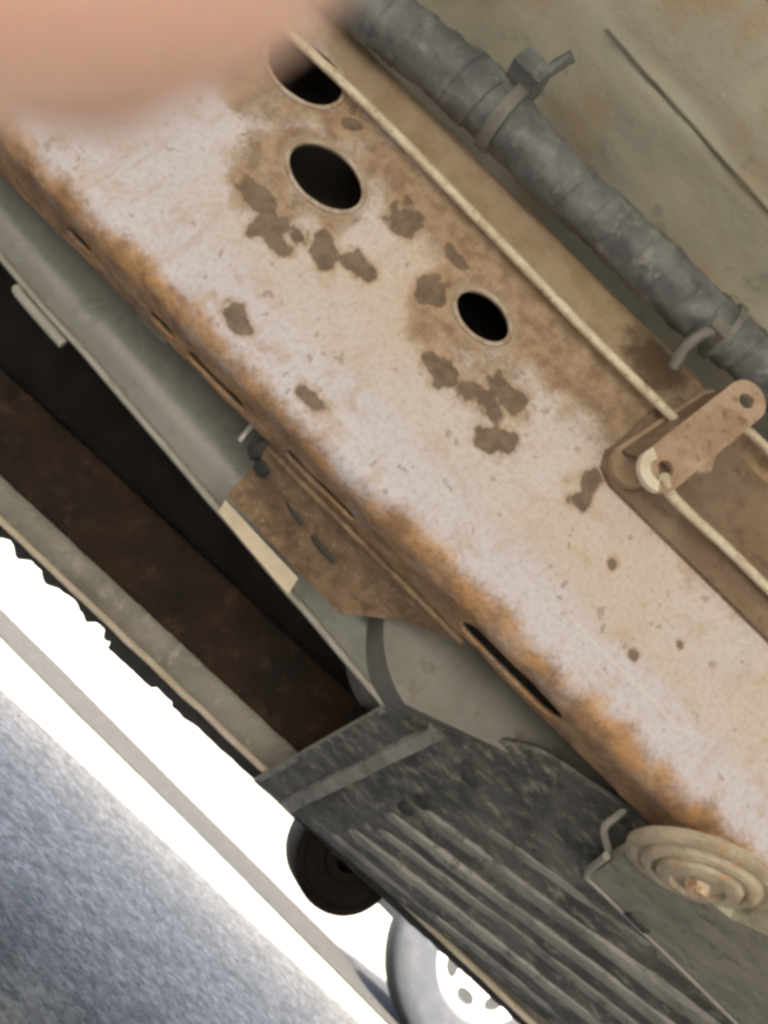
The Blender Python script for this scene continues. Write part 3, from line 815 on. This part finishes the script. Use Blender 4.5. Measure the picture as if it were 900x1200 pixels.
prism('side_window', [(.78, -.082, 1.03), (1.2, .055, 1.40), (2.42, .068, 1.43), (2.85, -.082, 1.03)], (0, -.006, .002), M['glass'], car)
lathe('headlight', [(.07, .02), (.07, -.01), (.05, -.025), (.005, -.03)], (-.46, .12, .70), (1, 0, 0), M['rim'], car, 24)
lathe('headlight', [(.07, .02), (.07, -.01), (.05, -.025), (.005, -.03)], (-.46, 1.43, .70), (1, 0, 0), M['rim'], car, 24)

# ------------------------------------------------------------------ the photographer's hand, one fingertip by the lens
def hand():
    J = {}   # joints in millimetres, in the phone's own axes (x right, y up, z back towards the holder)
    def j(n, x, y, z, r): J[n] = (Vector((x, y, z)) * .001, r * .001)
    j('wrist', -6, 176, 30, 25); j('arm', 0, 244, 45, 29); j('arm2', 6, 338, 70, 35)
    j('palm', -14, 140, 22, 23); j('palm2', -16, 116, 14, 20)
    j('i0', -30, 98, 6, 11.5); j('i1', -24, 64, -8, 10); j('i2', -15.5, 38, -17, 10)
    j('i3', -9.6, 20.6, -22.5, 10.4); j('i4', -7.2, 12.8, -25, 9.4)
    j('m0', -12, 96, 12, 11.5); j('m1', 0, 76, 26, 9.8); j('m2', -2, 92, 42, 8.8); j('m3', -8, 108, 44, 7.8)
    j('r0', 6, 100, 15, 11); j('r1', 18, 80, 28, 9.4); j('r2', 14, 96, 42, 8.4); j('r3', 8, 112, 45, 7.4)
    j('p0', 20, 110, 20, 10); j('p1', 34, 94, 30, 8.2); j('p2', 30, 106, 42, 7.4); j('p3', 24, 120, 45, 6.6)
    j('t0', -40, 138, 24, 14); j('t1', -57, 112, 22, 11); j('t2', -60, 86, 16, 9.8); j('t3', -54, 68, 10, 8.4)
    E_ = [('wrist', 'arm'), ('arm', 'arm2'), ('wrist', 'palm'), ('palm', 'palm2'), ('palm2', 'i0'), ('palm2', 'm0'), ('palm2', 'r0'), ('palm', 'p0'), ('palm', 't0')]
    for f in 'imrpt': E_ += [(f + '0', f + '1'), (f + '1', f + '2'), (f + '2', f + '3')]
    E_.append(('i3', 'i4'))
    k = list(J); me = bpy.data.meshes.new('hand'); me.from_pydata([J[n][0] for n in k], [(k.index(a), k.index(b)) for a, b in E_], [])
    o = bpy.data.objects.new('hand', me); COL.objects.link(o)
    s = o.modifiers.new('skin', 'SKIN'); s.use_smooth_shade = True
    for i, n in enumerate(k):
        sv = me.skin_vertices[0].data[i]; sv.radius = (J[n][1], J[n][1]); sv.use_root = n == 'wrist'
    o.modifiers.new('sub', 'SUBSURF').render_levels = 3; o.modifiers['sub'].levels = 3
    o.matrix_world = CAM
    bpy.context.view_layer.update()
    dg = bpy.context.evaluated_depsgraph_get(); nm = bpy.data.meshes.new_from_object(o.evaluated_get(dg))
    o.modifiers.clear(); o.data = nm; nm.materials.clear(); nm.materials.append(M['skin'])
    for p in nm.polygons: p.use_smooth = True
    tag(o, 'bare hand of the person taking the picture, index fingertip beside the lens', 'hand')
    # fingernail of the index finger, on the side turned away from the lens
    n_ = lathe('fingernail', [(.0052, -.001), (.005, .0006), (.003, .0012), (.0004, .0014)], (-.0130, .0200, -.0318), (-.25, -.30, -.92), M['nail'], o, 20)
    return o
hand()
